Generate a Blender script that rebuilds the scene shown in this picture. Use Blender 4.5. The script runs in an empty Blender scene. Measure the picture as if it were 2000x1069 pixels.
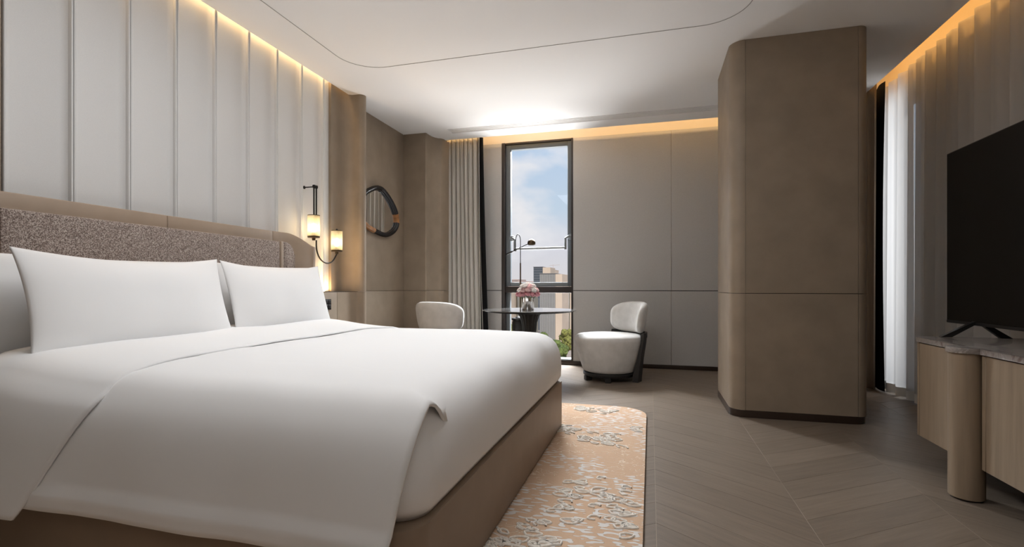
import bpy, bmesh, math, random
from math import sin, cos, pi, radians, sqrt
from mathutils import Vector, Matrix, noise

random.seed(7)
sc = bpy.context.scene
C = sc.collection

# ------------------------------------------------------------------ camera, world, sun, lights, exposure
cd = bpy.data.cameras.new('camera'); cam = bpy.data.objects.new('camera', cd); C.objects.link(cam)
cam.location = (0, 0, 1.0); cam.rotation_euler = (pi/2, 0, math.atan(270/975))
cd.sensor_width = 36; cd.lens = 975/2000*36; cd.shift_y = 25.5/2000; cd.clip_end = 5000; cd.clip_start = 0.05
sc.camera = cam
sc.view_settings.view_transform = 'Standard'; sc.view_settings.look = 'None'
sc.view_settings.gamma = 1; sc.view_settings.use_curve_mapping = False
sc.view_settings.exposure = 0.35

w = bpy.data.worlds.new('sky'); sc.world = w; w.use_nodes = True
nt = w.node_tree; nt.nodes.clear()
def wn(t, **kw):
    n = nt.nodes.new(t)
    for k, v in kw.items(): setattr(n, k, v)
    return n
L = nt.links.new
tc = wn('ShaderNodeTexCoord'); sep = wn('ShaderNodeSeparateXYZ'); L(tc.outputs['Generated'], sep.inputs[0])
ramp = wn('ShaderNodeValToRGB'); L(sep.outputs['Z'], ramp.inputs[0])
e = ramp.color_ramp.elements
e[0].position = 0.0; e[0].color = (.78, .74, .74, 1)
e[1].position = 0.6; e[1].color = (.22, .40, .66, 1)
for p, c in ((.09, (.74, .74, .80, 1)), (.15, (.60, .71, .83, 1)), (.28, (.50, .64, .83, 1))):
    q = ramp.color_ramp.elements.new(p); q.color = c
mp = wn('ShaderNodeMapping'); mp.inputs['Scale'].default_value = (3.2, 3.2, 6.0); mp.inputs['Location'].default_value = (.35, .2, .55)
L(tc.outputs['Generated'], mp.inputs[0])
nz = wn('ShaderNodeTexNoise'); nz.inputs['Scale'].default_value = 1.6; nz.inputs['Detail'].default_value = 6; nz.inputs['Roughness'].default_value = .5
L(mp.outputs[0], nz.inputs['Vector'])
cr = wn('ShaderNodeValToRGB'); cr.color_ramp.elements[0].position = .47; cr.color_ramp.elements[1].position = .62
L(nz.outputs['Fac'], cr.inputs[0])
mx = wn('ShaderNodeMix', data_type='RGBA'); L(cr.outputs[0], mx.inputs[0]); L(ramp.outputs[0], mx.inputs[6])
mx.inputs[7].default_value = (.90, .88, .89, 1)
bg = wn('ShaderNodeBackground'); L(mx.outputs[2], bg.inputs[0]); bg.inputs[1].default_value = .78
wo = wn('ShaderNodeOutputWorld'); L(bg.outputs[0], wo.inputs[0])

def light(name, kind, loc, energy, color=(1, 1, 1), rot=None, aim=None, size=None, size_y=None, radius=None, spread=None):
    d = bpy.data.lights.new(name, kind); o = bpy.data.objects.new(name, d); C.objects.link(o)
    d.energy = energy; d.color = color; o.location = loc
    if kind == 'AREA':
        d.shape = 'RECTANGLE'; d.size = size; d.size_y = size_y or size
        if spread: d.spread = radians(spread)
    if radius is not None: d.shadow_soft_size = radius
    if rot: o.rotation_euler = rot
    if aim is not None: o.rotation_euler = (Vector(aim) - Vector(loc)).to_track_quat('-Z', 'Y').to_euler()
    return o
WARM = (1.0, .66, .32)
s = light('sun', 'SUN', (0, -20, 40), 2.6, (1, .93, .82), aim=(-16, 15, 10)); s.data.angle = radians(2)
# daylight behind the sheer; the other four are added lights brightening the room
light('added_sky_panel', 'AREA', (-1.5, 8.9, 5.0), 3800, (.96, .98, 1), aim=(-1.2, 4.0, .9), size=5, size_y=2.6)  # unseen panel added above the view to strengthen the sky light
light('added_low_upfill', 'AREA', (-1.5, 9.2, -1.9), 900, (1, .98, .96), aim=(-1.2, 4.8, 2.0), size=4.0, size_y=2.2)  # unseen panel added below the view to brighten the ceiling
light('daylight_right_window', 'AREA', (3.3, 5.45, 1.6), 38, (.97, .98, 1), aim=(2.0, 5.45, 1.5), size=.7, size_y=2.8)
light('added_fill_over_bed', 'AREA', (-1.15, 2.05, 2.882), 26, (.97, .98, 1), rot=(0, 0, 0), size=1.4, size_y=1.2)  # added soft top light for the bed, no fitting behind it
light('added_fill_behind_camera', 'AREA', (.5, -.6, 1.9), 24, (1, .98, .96), rot=(pi, 0, 0), size=3.0, size_y=1.6)  # added fill behind the camera, aimed up at the ceiling
# warm LED strips: wall cove, back cove, side cove, bedside ledge
light('wall_cove_led', 'AREA', (-2.888, 2.8, 2.985), 7, WARM, rot=(0, 0, 0), size=.02, size_y=2.9)
light('back_cove_led', 'AREA', (-.3, 5.80, 2.950), 9, (1, .62, .26), aim=(-.3, 6.33, 2.965), size=4.6, size_y=.02)
light('side_cove_led', 'AREA', (1.84, 3.6, 2.950), 8, (1, .58, .20), aim=(2.3, 3.6, 2.985), size=4.4, size_y=.02)
light('ledge_led', 'AREA', (-2.86, 3.72, .958), 5, WARM, rot=(pi, 0, 0), size=.02, size_y=.62)

# ------------------------------------------------------------------ materials
M = {}
def mat(name, col, rough=.5, metal=0, spec=.5, noise_s=None, var=.08, bump=0, bump_s=None, stretch=None, sheen=0, coat=0, rand=0):
    m = bpy.data.materials.new(name); m.use_nodes = True; t = m.node_tree; b = t.nodes['Principled BSDF']
    b.inputs['Base Color'].default_value = (*col, 1); b.inputs['Roughness'].default_value = rough
    b.inputs['Metallic'].default_value = metal; b.inputs['Specular IOR Level'].default_value = spec
    if sheen: b.inputs['Sheen Weight'].default_value = sheen; b.inputs['Sheen Roughness'].default_value = .4
    if coat: b.inputs['Coat Weight'].default_value = coat; b.inputs['Coat Roughness'].default_value = .05
    k = t.links.new
    tcn = t.nodes.new('ShaderNodeTexCoord'); src = tcn.outputs['Object']
    if stretch:
        mpn = t.nodes.new('ShaderNodeMapping'); mpn.inputs['Scale'].default_value = stretch; k(src, mpn.inputs[0]); src = mpn.outputs[0]
    colout = None
    if noise_s:
        n = t.nodes.new('ShaderNodeTexNoise'); n.inputs['Scale'].default_value = noise_s; n.inputs['Detail'].default_value = 5; k(src, n.inputs['Vector'])
        r = t.nodes.new('ShaderNodeValToRGB'); r.color_ramp.elements[0].position = .3; r.color_ramp.elements[1].position = .7
        r.color_ramp.elements[0].color = (*[c*(1-var) for c in col], 1); r.color_ramp.elements[1].color = (*[min(1, c*(1+var)) for c in col], 1)
        k(n.outputs['Fac'], r.inputs[0]); colout = r.outputs[0]
    if rand:
        oi = t.nodes.new('ShaderNodeObjectInfo'); mr = t.nodes.new('ShaderNodeMapRange')
        mr.inputs['To Min'].default_value = 1-rand; mr.inputs['To Max'].default_value = 1+rand; k(oi.outputs['Random'], mr.inputs[0])
        hs = t.nodes.new('ShaderNodeHueSaturation'); hs.inputs['Color'].default_value = (*col, 1)
        if colout: k(colout, hs.inputs['Color'])
        k(mr.outputs[0], hs.inputs['Value']); colout = hs.outputs[0]
    if colout: k(colout, b.inputs['Base Color'])
    if bump:
        n2 = t.nodes.new('ShaderNodeTexNoise'); n2.inputs['Scale'].default_value = bump_s or 200; n2.inputs['Detail'].default_value = 4; k(src, n2.inputs['Vector'])
        bp = t.nodes.new('ShaderNodeBump'); bp.inputs['Strength'].default_value = bump; bp.inputs['Distance'].default_value = .01
        k(n2.outputs['Fac'], bp.inputs['Height']); k(bp.outputs[0], b.inputs['Normal'])
    M[name] = m; return m
def emis(name, col, st):
    m = bpy.data.materials.new(name); m.use_nodes = True; b = m.node_tree.nodes['Principled BSDF']
    b.inputs['Base Color'].default_value = (*col, 1); b.inputs['Emission Color'].default_value = (*col, 1); b.inputs['Emission Strength'].default_value = st
    M[name] = m
mat('ceiling_paint', (.88, .87, .86), .9, spec=.1)
mat('panel_white', (.70, .69, .675), .7, spec=.2, noise_s=300, var=.03, bump=.06, bump_s=600)
mat('grey_wall', (.49, .478, .462), .6, spec=.25, noise_s=120, var=.04, bump=.08, bump_s=500)
mat('taupe_wall', (.30, .237, .175), .5, spec=.35, noise_s=6, var=.09, bump=.07, bump_s=400)
mat('leather', (.36, .275, .205), .48, spec=.4, noise_s=8, var=.05, bump=.05, bump_s=500)
mat('base_leather', (.26, .19, .135), .48, spec=.4, noise_s=8, var=.05, bump=.05, bump_s=500)
mat('dark_plinth', (.035, .02, .014), .3, spec=.5)
mat('dark_gap', (.02, .015, .012), .8)
mat('linen', (.86, .86, .86), .85, spec=.15, bump=.04, bump_s=900, sheen=.1)
mat('pillow_linen', (.87, .87, .87), .85, spec=.15, bump=.04, bump_s=900, sheen=.1)
mat('chair_fabric', (.62, .605, .58), .95, spec=.1, noise_s=14, var=.07, bump=.12, bump_s=500, sheen=.35)
mat('black_wood', (.018, .016, .015), .42, spec=.4)
mat('black_metal', (.02, .018, .016), .35, metal=.6)
mat('bronze', (.10, .072, .045), .3, metal=.9)
mat('chrome', (.78, .76, .74), .08, metal=1)
mat('silver', (.22, .24, .25), .5, spec=.3)
mat('frame_dark', (.028, .02, .017), .4, spec=.4)
mat('frame_grey', (.14, .155, .165), .55, spec=.25)
mat('oak_left', (.185, .145, .111), .42, spec=.4, noise_s=3.0, var=.12, stretch=(1.2, 14, 1), bump=.08, bump_s=16, rand=.09)
mat('oak_right', (.185, .145, .111), .42, spec=.4, noise_s=3.0, var=.12, stretch=(1.2, 14, 1), bump=.08, bump_s=16, rand=.09)
for nm_, ang in (('oak_left', radians(36)), ('oak_right', radians(-36))):
    for nd in list(M[nm_].node_tree.nodes):
        if nd.type == 'MAPPING':
            t_ = M[nm_].node_tree; pre = t_.nodes.new('ShaderNodeVectorRotate'); pre.rotation_type = 'Z_AXIS'; pre.inputs['Angle'].default_value = ang
            src_ = nd.inputs[0].links[0].from_socket; t_.links.new(src_, pre.inputs['Vector']); t_.links.new(pre.outputs[0], nd.inputs[0])
mat('floor_joint', (.34, .28, .22), .8)
mat('tv_black', (.005, .0045, .004), .28, spec=.22)
mat('tv_bezel', (.012, .011, .011), .4)
mat('drape', (.56, .53, .485), .9, spec=.1, noise_s=40, var=.03, stretch=(1, 1, .06), bump=.1, bump_s=300)
mat('drape_brown', (.20, .155, .115), .85, spec=.1, noise_s=40, var=.08, stretch=(1, 1, .06))
mat('lining_black', (.006, .006, .006), .8, spec=.1)
mat('copper_wood', (.34, .15, .05), .3, spec=.5, noise_s=30, var=.3)
mat('frame_black_gloss', (.007, .006, .007), .25, spec=.4)
mat('mirror', (.9, .9, .9), .01, metal=1)
mat('wood_light', (.30, .225, .155), .5, spec=.35, noise_s=7, var=.13, stretch=(5, 5, .35), bump=.05, bump_s=60)
mat('rose_white', (.86, .82, .78), .8, noise_s=60, var=.06); mat('rose_blush', (.80, .58, .57), .8, noise_s=60, var=.1)
mat('rose_pink', (.72, .33, .37), .8, noise_s=60, var=.12); mat('leaf_green', (.10, .17, .06), .6, noise_s=40, var=.3)
mat('tree_green', (.13, .17, .045), .9, noise_s=.5, var=.5); mat('tree_olive', (.22, .22, .06), .9, noise_s=.5, var=.5)
mat('trunk', (.12, .08, .05), .9)
mat('bldg_cream', (.62, .50, .40), .9, noise_s=.05, var=.05); mat('bldg_grey', (.22, .215, .215), .8); mat('bldg_fin', (.42, .41, .40), .8)
mat('bldg_dark', (.105, .115, .135), .5); mat('bldg_olive', (.22, .20, .16), .8); mat('bldg_pink', (.52, .40, .36), .9); mat('bldg_window', (.06, .075, .09), .25)
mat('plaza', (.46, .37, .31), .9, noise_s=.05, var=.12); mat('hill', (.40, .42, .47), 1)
mat('plastic_white', (.7, .7, .7), .5)
mat('rug_loop', (.82, .77, .70), .95, spec=.05, noise_s=90, var=.12, bump=.1, bump_s=400)
emis('bulb', (1, .80, .50), 16)

def tweed():
    m = mat('tweed', (.25, .2, .17), .95, spec=.05, sheen=.2); t = m.node_tree; k = t.links.new; b = t.nodes['Principled BSDF']
    tcn = t.nodes.new('ShaderNodeTexCoord'); mpn = t.nodes.new('ShaderNodeMapping'); mpn.inputs['Scale'].default_value = (1, 1, 1); k(tcn.outputs['Object'], mpn.inputs[0])
    v = t.nodes.new('ShaderNodeTexVoronoi'); v.inputs['Scale'].default_value = 260; k(mpn.outputs[0], v.inputs['Vector'])
    sp = t.nodes.new('ShaderNodeSeparateColor'); k(v.outputs['Color'], sp.inputs[0])
    r = t.nodes.new('ShaderNodeValToRGB'); r.color_ramp.interpolation = 'LINEAR'
    r.color_ramp.elements[0].position = .1; r.color_ramp.elements[0].color = (.15, .115, .10, 1)
    r.color_ramp.elements[1].position = .95; r.color_ramp.elements[1].color = (.52, .45, .40, 1)
    q = r.color_ramp.elements.new(.5); q.color = (.30, .235, .205, 1)
    k(sp.outputs[0], r.inputs[0]); k(r.outputs[0], b.inputs['Base Color'])
    bp = t.nodes.new('ShaderNodeBump'); bp.inputs['Strength'].default_value = .35; bp.inputs['Distance'].default_value = .004
    k(sp.outputs[1], bp.inputs['Height']); k(bp.outputs[0], b.inputs['Normal'])
tweed()
def marble(name, a, bcol, c, rough):
    m = mat(name, a, rough, coat=.3); t = m.node_tree; k = t.links.new; b = t.nodes['Principled BSDF']
    tcn = t.nodes.new('ShaderNodeTexCoord')
    mpn = t.nodes.new('ShaderNodeMapping'); mpn.inputs['Rotation'].default_value = (0, 0, .5); mpn.inputs['Scale'].default_value = (1.6, 5, 4); k(tcn.outputs['Object'], mpn.inputs[0])
    n = t.nodes.new('ShaderNodeTexNoise'); n.inputs['Scale'].default_value = 2.2; n.inputs['Detail'].default_value = 9; n.inputs['Roughness'].default_value = .62; n.inputs['Distortion'].default_value = 1.6
    k(mpn.outputs[0], n.inputs['Vector'])
    r = t.nodes.new('ShaderNodeValToRGB'); r.color_ramp.elements[0].position = .32; r.color_ramp.elements[0].color = (*bcol, 1)
    r.color_ramp.elements[1].position = .70; r.color_ramp.elements[1].color = (*c, 1)
    q = r.color_ramp.elements.new(.47); q.color = (*a, 1); q2 = r.color_ramp.elements.new(.56); q2.color = (*[x*.8 for x in a], 1)
    k(n.outputs['Fac'], r.inputs[0]); k(r.outputs[0], b.inputs['Base Color'])
marble('marble_cab', (.30, .265, .245), (.15, .105, .09), (.60, .55, .52), .25)
marble('marble_table', (.13, .125, .12), (.05, .045, .045), (.30, .29, .28), .08)
def glass(name, tint=(1, 1, 1), refl=.06, extra=None):
    m = bpy.data.materials.new(name); m.use_nodes = True; t = m.node_tree; t.nodes.clear(); k = t.links.new
    o = t.nodes.new('ShaderNodeOutputMaterial'); mi = t.nodes.new('ShaderNodeMixShader'); tr = t.nodes.new('ShaderNodeBsdfTransparent'); g = t.nodes.new('ShaderNodeBsdfGlossy')
    tr.inputs[0].default_value = (*tint, 1); g.inputs['Roughness'].default_value = .02
    mi.inputs[0].default_value = refl; k(tr.outputs[0], mi.inputs[1]); k(g.outputs[0], mi.inputs[2])
    if extra:
        m2 = t.nodes.new('ShaderNodeMixShader'); tl = t.nodes.new('ShaderNodeBsdfTranslucent'); tl.inputs[0].default_value = (*extra[1], 1)
        m2.inputs[0].default_value = extra[0]; k(mi.outputs[0], m2.inputs[1]); k(tl.outputs[0], m2.inputs[2]); k(m2.outputs[0], o.inputs[0])
    else: k(mi.outputs[0], o.inputs[0])
    M[name] = m
glass('window_glass', (.96, .97, .98), .012)
glass('shade_glass', (1, .95, .82), .08, (.45, (1, .90, .66)))
def sheer():
    m = bpy.data.materials.new('sheer'); m.use_nodes = True; t = m.node_tree; t.nodes.clear(); k = t.links.new
    o = t.nodes.new('ShaderNodeOutputMaterial'); tr = t.nodes.new('ShaderNodeBsdfTransparent'); tl = t.nodes.new('ShaderNodeBsdfTranslucent'); df = t.nodes.new('ShaderNodeBsdfDiffuse')
    tl.inputs[0].default_value = (.80, .79, .77, 1); df.inputs[0].default_value = (.62, .59, .56, 1)
    a = t.nodes.new('ShaderNodeMixShader'); a.inputs[0].default_value = .42; k(tl.outputs[0], a.inputs[1]); k(df.outputs[0], a.inputs[2])
    b = t.nodes.new('ShaderNodeMixShader'); b.inputs[0].default_value = .30; k(a.outputs[0], b.inputs[1]); k(tr.outputs[0], b.inputs[2]); k(b.outputs[0], o.inputs[0])
    M['sheer'] = m
sheer()
def rugmat():
    m = mat('rug', (.6, .4, .26), .97, spec=.03); t = m.node_tree; k = t.links.new; b = t.nodes['Principled BSDF']
    tcn = t.nodes.new('ShaderNodeTexCoord')
    def N(scale, st=(1, 1, 1), det=3, dist=0):
        mpn = t.nodes.new('ShaderNodeMapping'); mpn.inputs['Scale'].default_value = st; k(tcn.outputs['Object'], mpn.inputs[0])
        n = t.nodes.new('ShaderNodeTexNoise'); n.inputs['Scale'].default_value = scale; n.inputs['Detail'].default_value = det; n.inputs['Distortion'].default_value = dist
        k(mpn.outputs[0], n.inputs['Vector']); return n
    def R(src, a, bb):
        r = t.nodes.new('ShaderNodeMapRange'); r.inputs['From Min'].default_value = a; r.inputs['From Max'].default_value = bb; k(src, r.inputs[0]); return r.outputs[0]
    def MUL(a, bb):
        q = t.nodes.new('ShaderNodeMath'); q.operation = 'MULTIPLY'; k(a, q.inputs[0]); k(bb, q.inputs[1]); return q.outputs[0]
    def MIX(f, a, col):
        q = t.nodes.new('ShaderNodeMix'); q.data_type = 'RGBA'; k(f, q.inputs[0]); k(a, q.inputs[6]); q.inputs[7].default_value = (*col, 1); return q.outputs[2]
    weave = N(60, (1, 6, 1)); r0 = t.nodes.new('ShaderNodeValToRGB'); r0.color_ramp.elements[0].color = (.56, .385, .26, 1); r0.color_ramp.elements[1].color = (.70, .50, .36, 1)
    k(weave.outputs['Fac'], r0.inputs[0])
    zone = R(N(1.7, (1, 1.2, 1), 1).outputs['Fac'], .46, .50)
    dash = MUL(R(N(15, (1.5, 3.8, 1), .5).outputs['Fac'], .56, .585), zone)
    # thin squiggle lines
    wob = N(9, (1, 1, 1), 2); vm = t.nodes.new('ShaderNodeVectorMath'); vm.operation = 'SCALE'; vm.inputs['Scale'].default_value = .12; k(wob.outputs['Color'], vm.inputs[0])
    va = t.nodes.new('ShaderNodeVectorMath'); va.operation = 'ADD'; k(tcn.outputs['Object'], va.inputs[0]); k(vm.outputs[0], va.inputs[1])
    vo = t.nodes.new('ShaderNodeTexVoronoi'); vo.feature = 'DISTANCE_TO_EDGE'; vo.inputs['Scale'].default_value = 24; k(va.outputs[0], vo.inputs['Vector'])
    inv = R(N(1.7, (1, 1.2, 1), 1).outputs['Fac'], .50, .46)
    brk = R(N(14, (1, 1, 1), 1).outputs['Fac'], .46, .50)
    line = MUL(MUL(R(vo.outputs['Distance'], .055, .035), inv), brk)
    c = MIX(line, r0.outputs[0], (.80, .66, .52)); c = MIX(dash, c, (.74, .71, .68)); k(c, b.inputs['Base Color'])
    ad = t.nodes.new('ShaderNodeMath'); ad.operation = 'ADD'; k(line, ad.inputs[0]); k(dash, ad.inputs[1])
    ad2 = t.nodes.new('ShaderNodeMath'); ad2.operation = 'MULTIPLY_ADD'; k(N(350).outputs['Fac'], ad2.inputs[0]); ad2.inputs[1].default_value = .5; k(ad.outputs[0], ad2.inputs[2])
    bp = t.nodes.new('ShaderNodeBump'); bp.inputs['Strength'].default_value = .8; bp.inputs['Distance'].default_value = .004; k(ad2.outputs[0], bp.inputs['Height']); k(bp.outputs[0], b.inputs['Normal'])
rugmat()

# ------------------------------------------------------------------ helpers
ORG = {}
def tag(o, label=None, cat=None, group=None, kind=None):
    if label: o['label'] = label
    if cat: o['category'] = cat
    if group: o['group'] = group
    if kind: o['kind'] = kind
    return o
def thing(name, label, cat, loc=(0, 0, 0), group=None, kind=None):
    o = bpy.data.objects.new(name, None); C.objects.link(o); o.location = loc; o.empty_display_size = .1
    ORG[o] = Vector(loc); return tag(o, label, cat, group, kind)
def link(name, me, m, parent=None, smooth=True, angle=40):
    if m: me.materials.append(M[m] if isinstance(m, str) else m)
    o = bpy.data.objects.new(name, me); C.objects.link(o)
    org = ORG.get(parent, Vector((0, 0, 0))) if parent else Vector((0, 0, 0))
    if org.length: me.transform(Matrix.Translation(-org))
    if parent: o.parent = parent
    ORG[o] = org
    if smooth:
        me.polygons.foreach_set('use_smooth', [True]*len(me.polygons))
        if angle: me.set_sharp_from_angle(angle=radians(angle))
    return o
def from_bm(name, bm, m, parent=None, smooth=True, angle=40):
    bmesh.ops.recalc_face_normals(bm, faces=bm.faces)
    me = bpy.data.meshes.new(name); bm.to_mesh(me); bm.free(); return link(name, me, m, parent, smooth, angle)
def add_box(bm, x0, x1, y0, y1, z0, z1):
    mt = Matrix.Translation(((x0+x1)/2, (y0+y1)/2, (z0+z1)/2)) @ Matrix.Diagonal((abs(x1-x0), abs(y1-y0), abs(z1-z0), 1))
    return bmesh.ops.create_cube(bm, size=1, matrix=mt)['verts']
def box(name, x0, x1, y0, y1, z0, z1, m, parent=None, bev=0, seg=2):
    bm = bmesh.new(); add_box(bm, x0, x1, y0, y1, z0, z1)
    if bev: bmesh.ops.bevel(bm, geom=bm.edges[:], offset=bev, segments=seg, profile=.5, affect='EDGES')
    return from_bm(name, bm, m, parent)
def boxes(name, lst, m, parent=None, bev=0):
    bm = bmesh.new()
    for b in lst: add_box(bm, *b)
    if bev: bmesh.ops.bevel(bm, geom=bm.edges[:], offset=bev, segments=1, affect='EDGES')
    return from_bm(name, bm, m, parent)
def prism(name, pts, z0, z1, m, parent=None, bev=0, axis='z'):
    bm = bmesh.new()
    def P(p, h): return (p[0], p[1], h) if axis == 'z' else ((h, p[0], p[1]) if axis == 'x' else (p[0], h, p[1]))
    a = [bm.verts.new(P(p, z0)) for p in pts]; b = [bm.verts.new(P(p, z1)) for p in pts]; n = len(pts)
    bm.faces.new(a); bm.faces.new(b)
    for i in range(n): bm.faces.new((a[i], a[(i+1) % n], b[(i+1) % n], b[i]))
    if bev:
        es = [ed for ed in bm.edges if (ed.verts[0] in a) == (ed.verts[1] in a)]
        bmesh.ops.bevel(bm, geom=es, offset=bev, segments=2, profile=.5, affect='EDGES')
    return from_bm(name, bm, m, parent, True, 30)
def grid(name, rows, m, parent=None, cu=False, cv=False, cap=False, angle=None, thick=0, thick_off=-1, away=None):
    nr, nc = len(rows), len(rows[0]); vs = [tuple(p) for r in rows for p in r]; fs = []
    for i in range(nr - (0 if cu else 1)):
        for j in range(nc - (0 if cv else 1)):
            fs.append((i*nc+j, i*nc+(j+1) % nc, ((i+1) % nr)*nc+(j+1) % nc, ((i+1) % nr)*nc+j))
    if cap: fs.append(tuple(range(nc-1, -1, -1))); fs.append(tuple(range((nr-1)*nc, nr*nc)))
    me = bpy.data.meshes.new(name); me.from_pydata(vs, [], fs); me.update()
    bm = bmesh.new(); bm.from_mesh(me); bmesh.ops.remove_doubles(bm, verts=bm.verts, dist=1e-6); bmesh.ops.recalc_face_normals(bm, faces=bm.faces)
    if away:
        if sum(f.normal.dot(f.calc_center_median()-Vector(away)) for f in bm.faces) < 0: bmesh.ops.reverse_faces(bm, faces=bm.faces)
    bm.to_mesh(me); bm.free()
    o = link(name, me, m, parent, True, angle)
    if thick:
        md = o.modifiers.new('thickness', 'SOLIDIFY'); md.thickness = thick; md.offset = thick_off
    return o
def lathe(name, prof, m, parent=None, c=(0, 0, 0), n=32, axis='z', cap=True, angle=40):
    rows = []
    for r, h in prof:
        rows.append([(c[0]+r*cos(2*pi*k/n), c[1]+r*sin(2*pi*k/n), c[2]+h) if axis == 'z' else ((c[0]+h, c[1]+r*cos(2*pi*k/n), c[2]+r*sin(2*pi*k/n)) if axis == 'x' else (c[0]+r*cos(2*pi*k/n), c[1]+h, c[2]+r*sin(2*pi*k/n))) for k in range(n)])
    return grid(name, rows, m, parent, cv=True, cap=cap, angle=angle)
def tube_rows(path, r, n=8, closed=False):
    P = [Vector(p) for p in path]; rows = []; N = len(P); up = None
    for i in range(N):
        if closed: d = P[(i+1) % N]-P[i-1]
        else: d = P[min(i+1, N-1)]-P[max(i-1, 0)]
        d.normalize()
        if up is None: up = Vector((0, 0, 1)) if abs(d.z) < .9 else Vector((1, 0, 0))
        s = d.cross(up).normalized(); up = s.cross(d).normalized()
        rr = r(i/(N-1)) if callable(r) else r
        rows.append([tuple(P[i]+s*cos(2*pi*k/n)*rr+up*sin(2*pi*k/n)*rr) for k in range(n)])
    return rows
def tube(name, path, r, m, parent=None, n=8, closed=False):
    return grid(name, tube_rows(path, r, n, closed), m, parent, cu=closed, cv=True, cap=not closed, angle=50)
def rrect(x0, x1, y0, y1, r, seg=6, corners=(1, 1, 1, 1)):
    pts = []   # corner order: x1y1, x0y1, x0y0, x1y0 (counter-clockwise)
    for (cx, cy, a0, f) in ((x1, y1, 0, corners[0]), (x0, y1, 90, corners[1]), (x0, y0, 180, corners[2]), (x1, y0, 270, corners[3])):
        rr = r*f; sx = 1 if cx == x1 else -1; sy = 1 if cy == y1 else -1
        if rr <= 0: pts.append((cx, cy)); continue
        for k in range(seg+1):
            a = radians(a0+90*k/seg); pts.append((cx-sx*rr+rr*cos(a), cy-sy*rr+rr*sin(a)))
    return pts
def arc(cx, cy, r, a0, a1, n=6): return [(cx+r*cos(radians(a0+(a1-a0)*k/n)), cy+r*sin(radians(a0+(a1-a0)*k/n))) for k in range(n+1)]
def smooth(a, b, x):
    t = max(0, min(1, (x-a)/(b-a))); return t*t*(3-2*t)
def copy_tree(o, parent=None):
    c = o.copy(); C.objects.link(c); c.parent = parent
    for ch in o.children: copy_tree(ch, c)
    return c
H = 2.888; GZ = .948          # ceiling height, height of the wainscot groove

# ------------------------------------------------------------------ floor
fl = box('floor', -3.05, 2.5, -2.6, 6.45, -.12, -.0008, 'floor_joint'); tag(fl, 'brown grey oak chevron floor of the bedroom', 'floor', kind='structure')
def clip(poly, axis, lim, keep_less):
    out = []
    for i in range(len(poly)):
        a, b = poly[i], poly[(i+1) % len(poly)]; ia = (a[axis] <= lim) == keep_less; ib = (b[axis] <= lim) == keep_less
        if ia: out.append(a)
        if ia != ib:
            t = (lim-a[axis])/(b[axis]-a[axis]); out.append((a[0]+t*(b[0]-a[0]), a[1]+t*(b[1]-a[1])))
    return out
colw, pit, slope, gap = .621, .215, .72, .0024
for ci in range(-3, 4):
    xa = .024+ci*colw; xb = xa+colw; sg = -1 if ci % 2 == 0 else 1
    if xa > 2.29 or xb < -1.6: continue
    y = -.6
    while y < 6.9:
        ya = y if sg < 0 else y-slope*colw; dy = sg*slope*colw
        x0, x1 = xa+gap/2, min(xb-gap/2, 2.295)
        f = (x1-xa)/colw
        poly = [(x0, ya+gap/2), (x1, ya+dy*f+gap/2), (x1, ya+dy*f+pit-gap/2), (x0, ya+pit-gap/2)]
        poly = clip(poly, 1, 6.325, True)
        if len(poly) >= 3: poly = clip(poly, 1, -.4, False)
        if len(poly) >= 3: prism('plank', poly, -.0007, 0, 'oak_left' if sg < 0 else 'oak_right', fl)
        y += pit

# ------------------------------------------------------------------ ceiling
ce = boxes('ceiling', [(-2.858, 2.03, -2.6, 4.33, H, H+.03), (-3.02, 2.03, 4.33, 5.57, H, H+.03), (-3.02, -2.355, 5.57, 5.98, H, H+.03),
                       (1.95, 2.03, 5.57, 5.98, H, H+.03), (-2.355, 1.95, 5.735, 5.98, H, H+.03),
                       (-3.05, 2.5, -2.6, 6.5, 3.17, 3.25)], 'ceiling_paint')
tag(ce, 'white plaster ceiling with warm lit cove edges', 'ceiling', kind='structure')
vt = thing('air_vent', 'long pale grey air vent slot in the ceiling before the window', 'air vent', (-.2, 5.65, H+.004))
box('backing', -2.354, 1.949, 5.571, 5.734, H+.020, H+.028, 'ceiling_paint', vt)
for k in range(3): box('slat', -2.35, 1.945, 5.605+k*.04, 5.612+k*.04, H+.004, H+.0199, 'ceiling_paint', vt)
# thin inlaid line running round the ceiling
xs0, xs1, ys0, ys1 = -2.475, .655, -1.2, 3.848
o_ = rrect(xs0, xs1, ys0, ys1, .30, 12); i_ = rrect(xs0+.006, xs1-.006, ys0+.006, ys1-.006, .294, 12)
t1 = grid('trim_1', [[(*p, H-.0025) for p in o_], [(*p, H-.0025) for p in i_], [(*p, H+.001) for p in i_], [(*p, H+.001) for p in o_]], mat('inlay', (.40, .385, .37), .7), None, cu=True, cv=True)
tag(t1, 'thin grey rounded inlay line on the white ceiling', 'trim', kind='structure')

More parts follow.
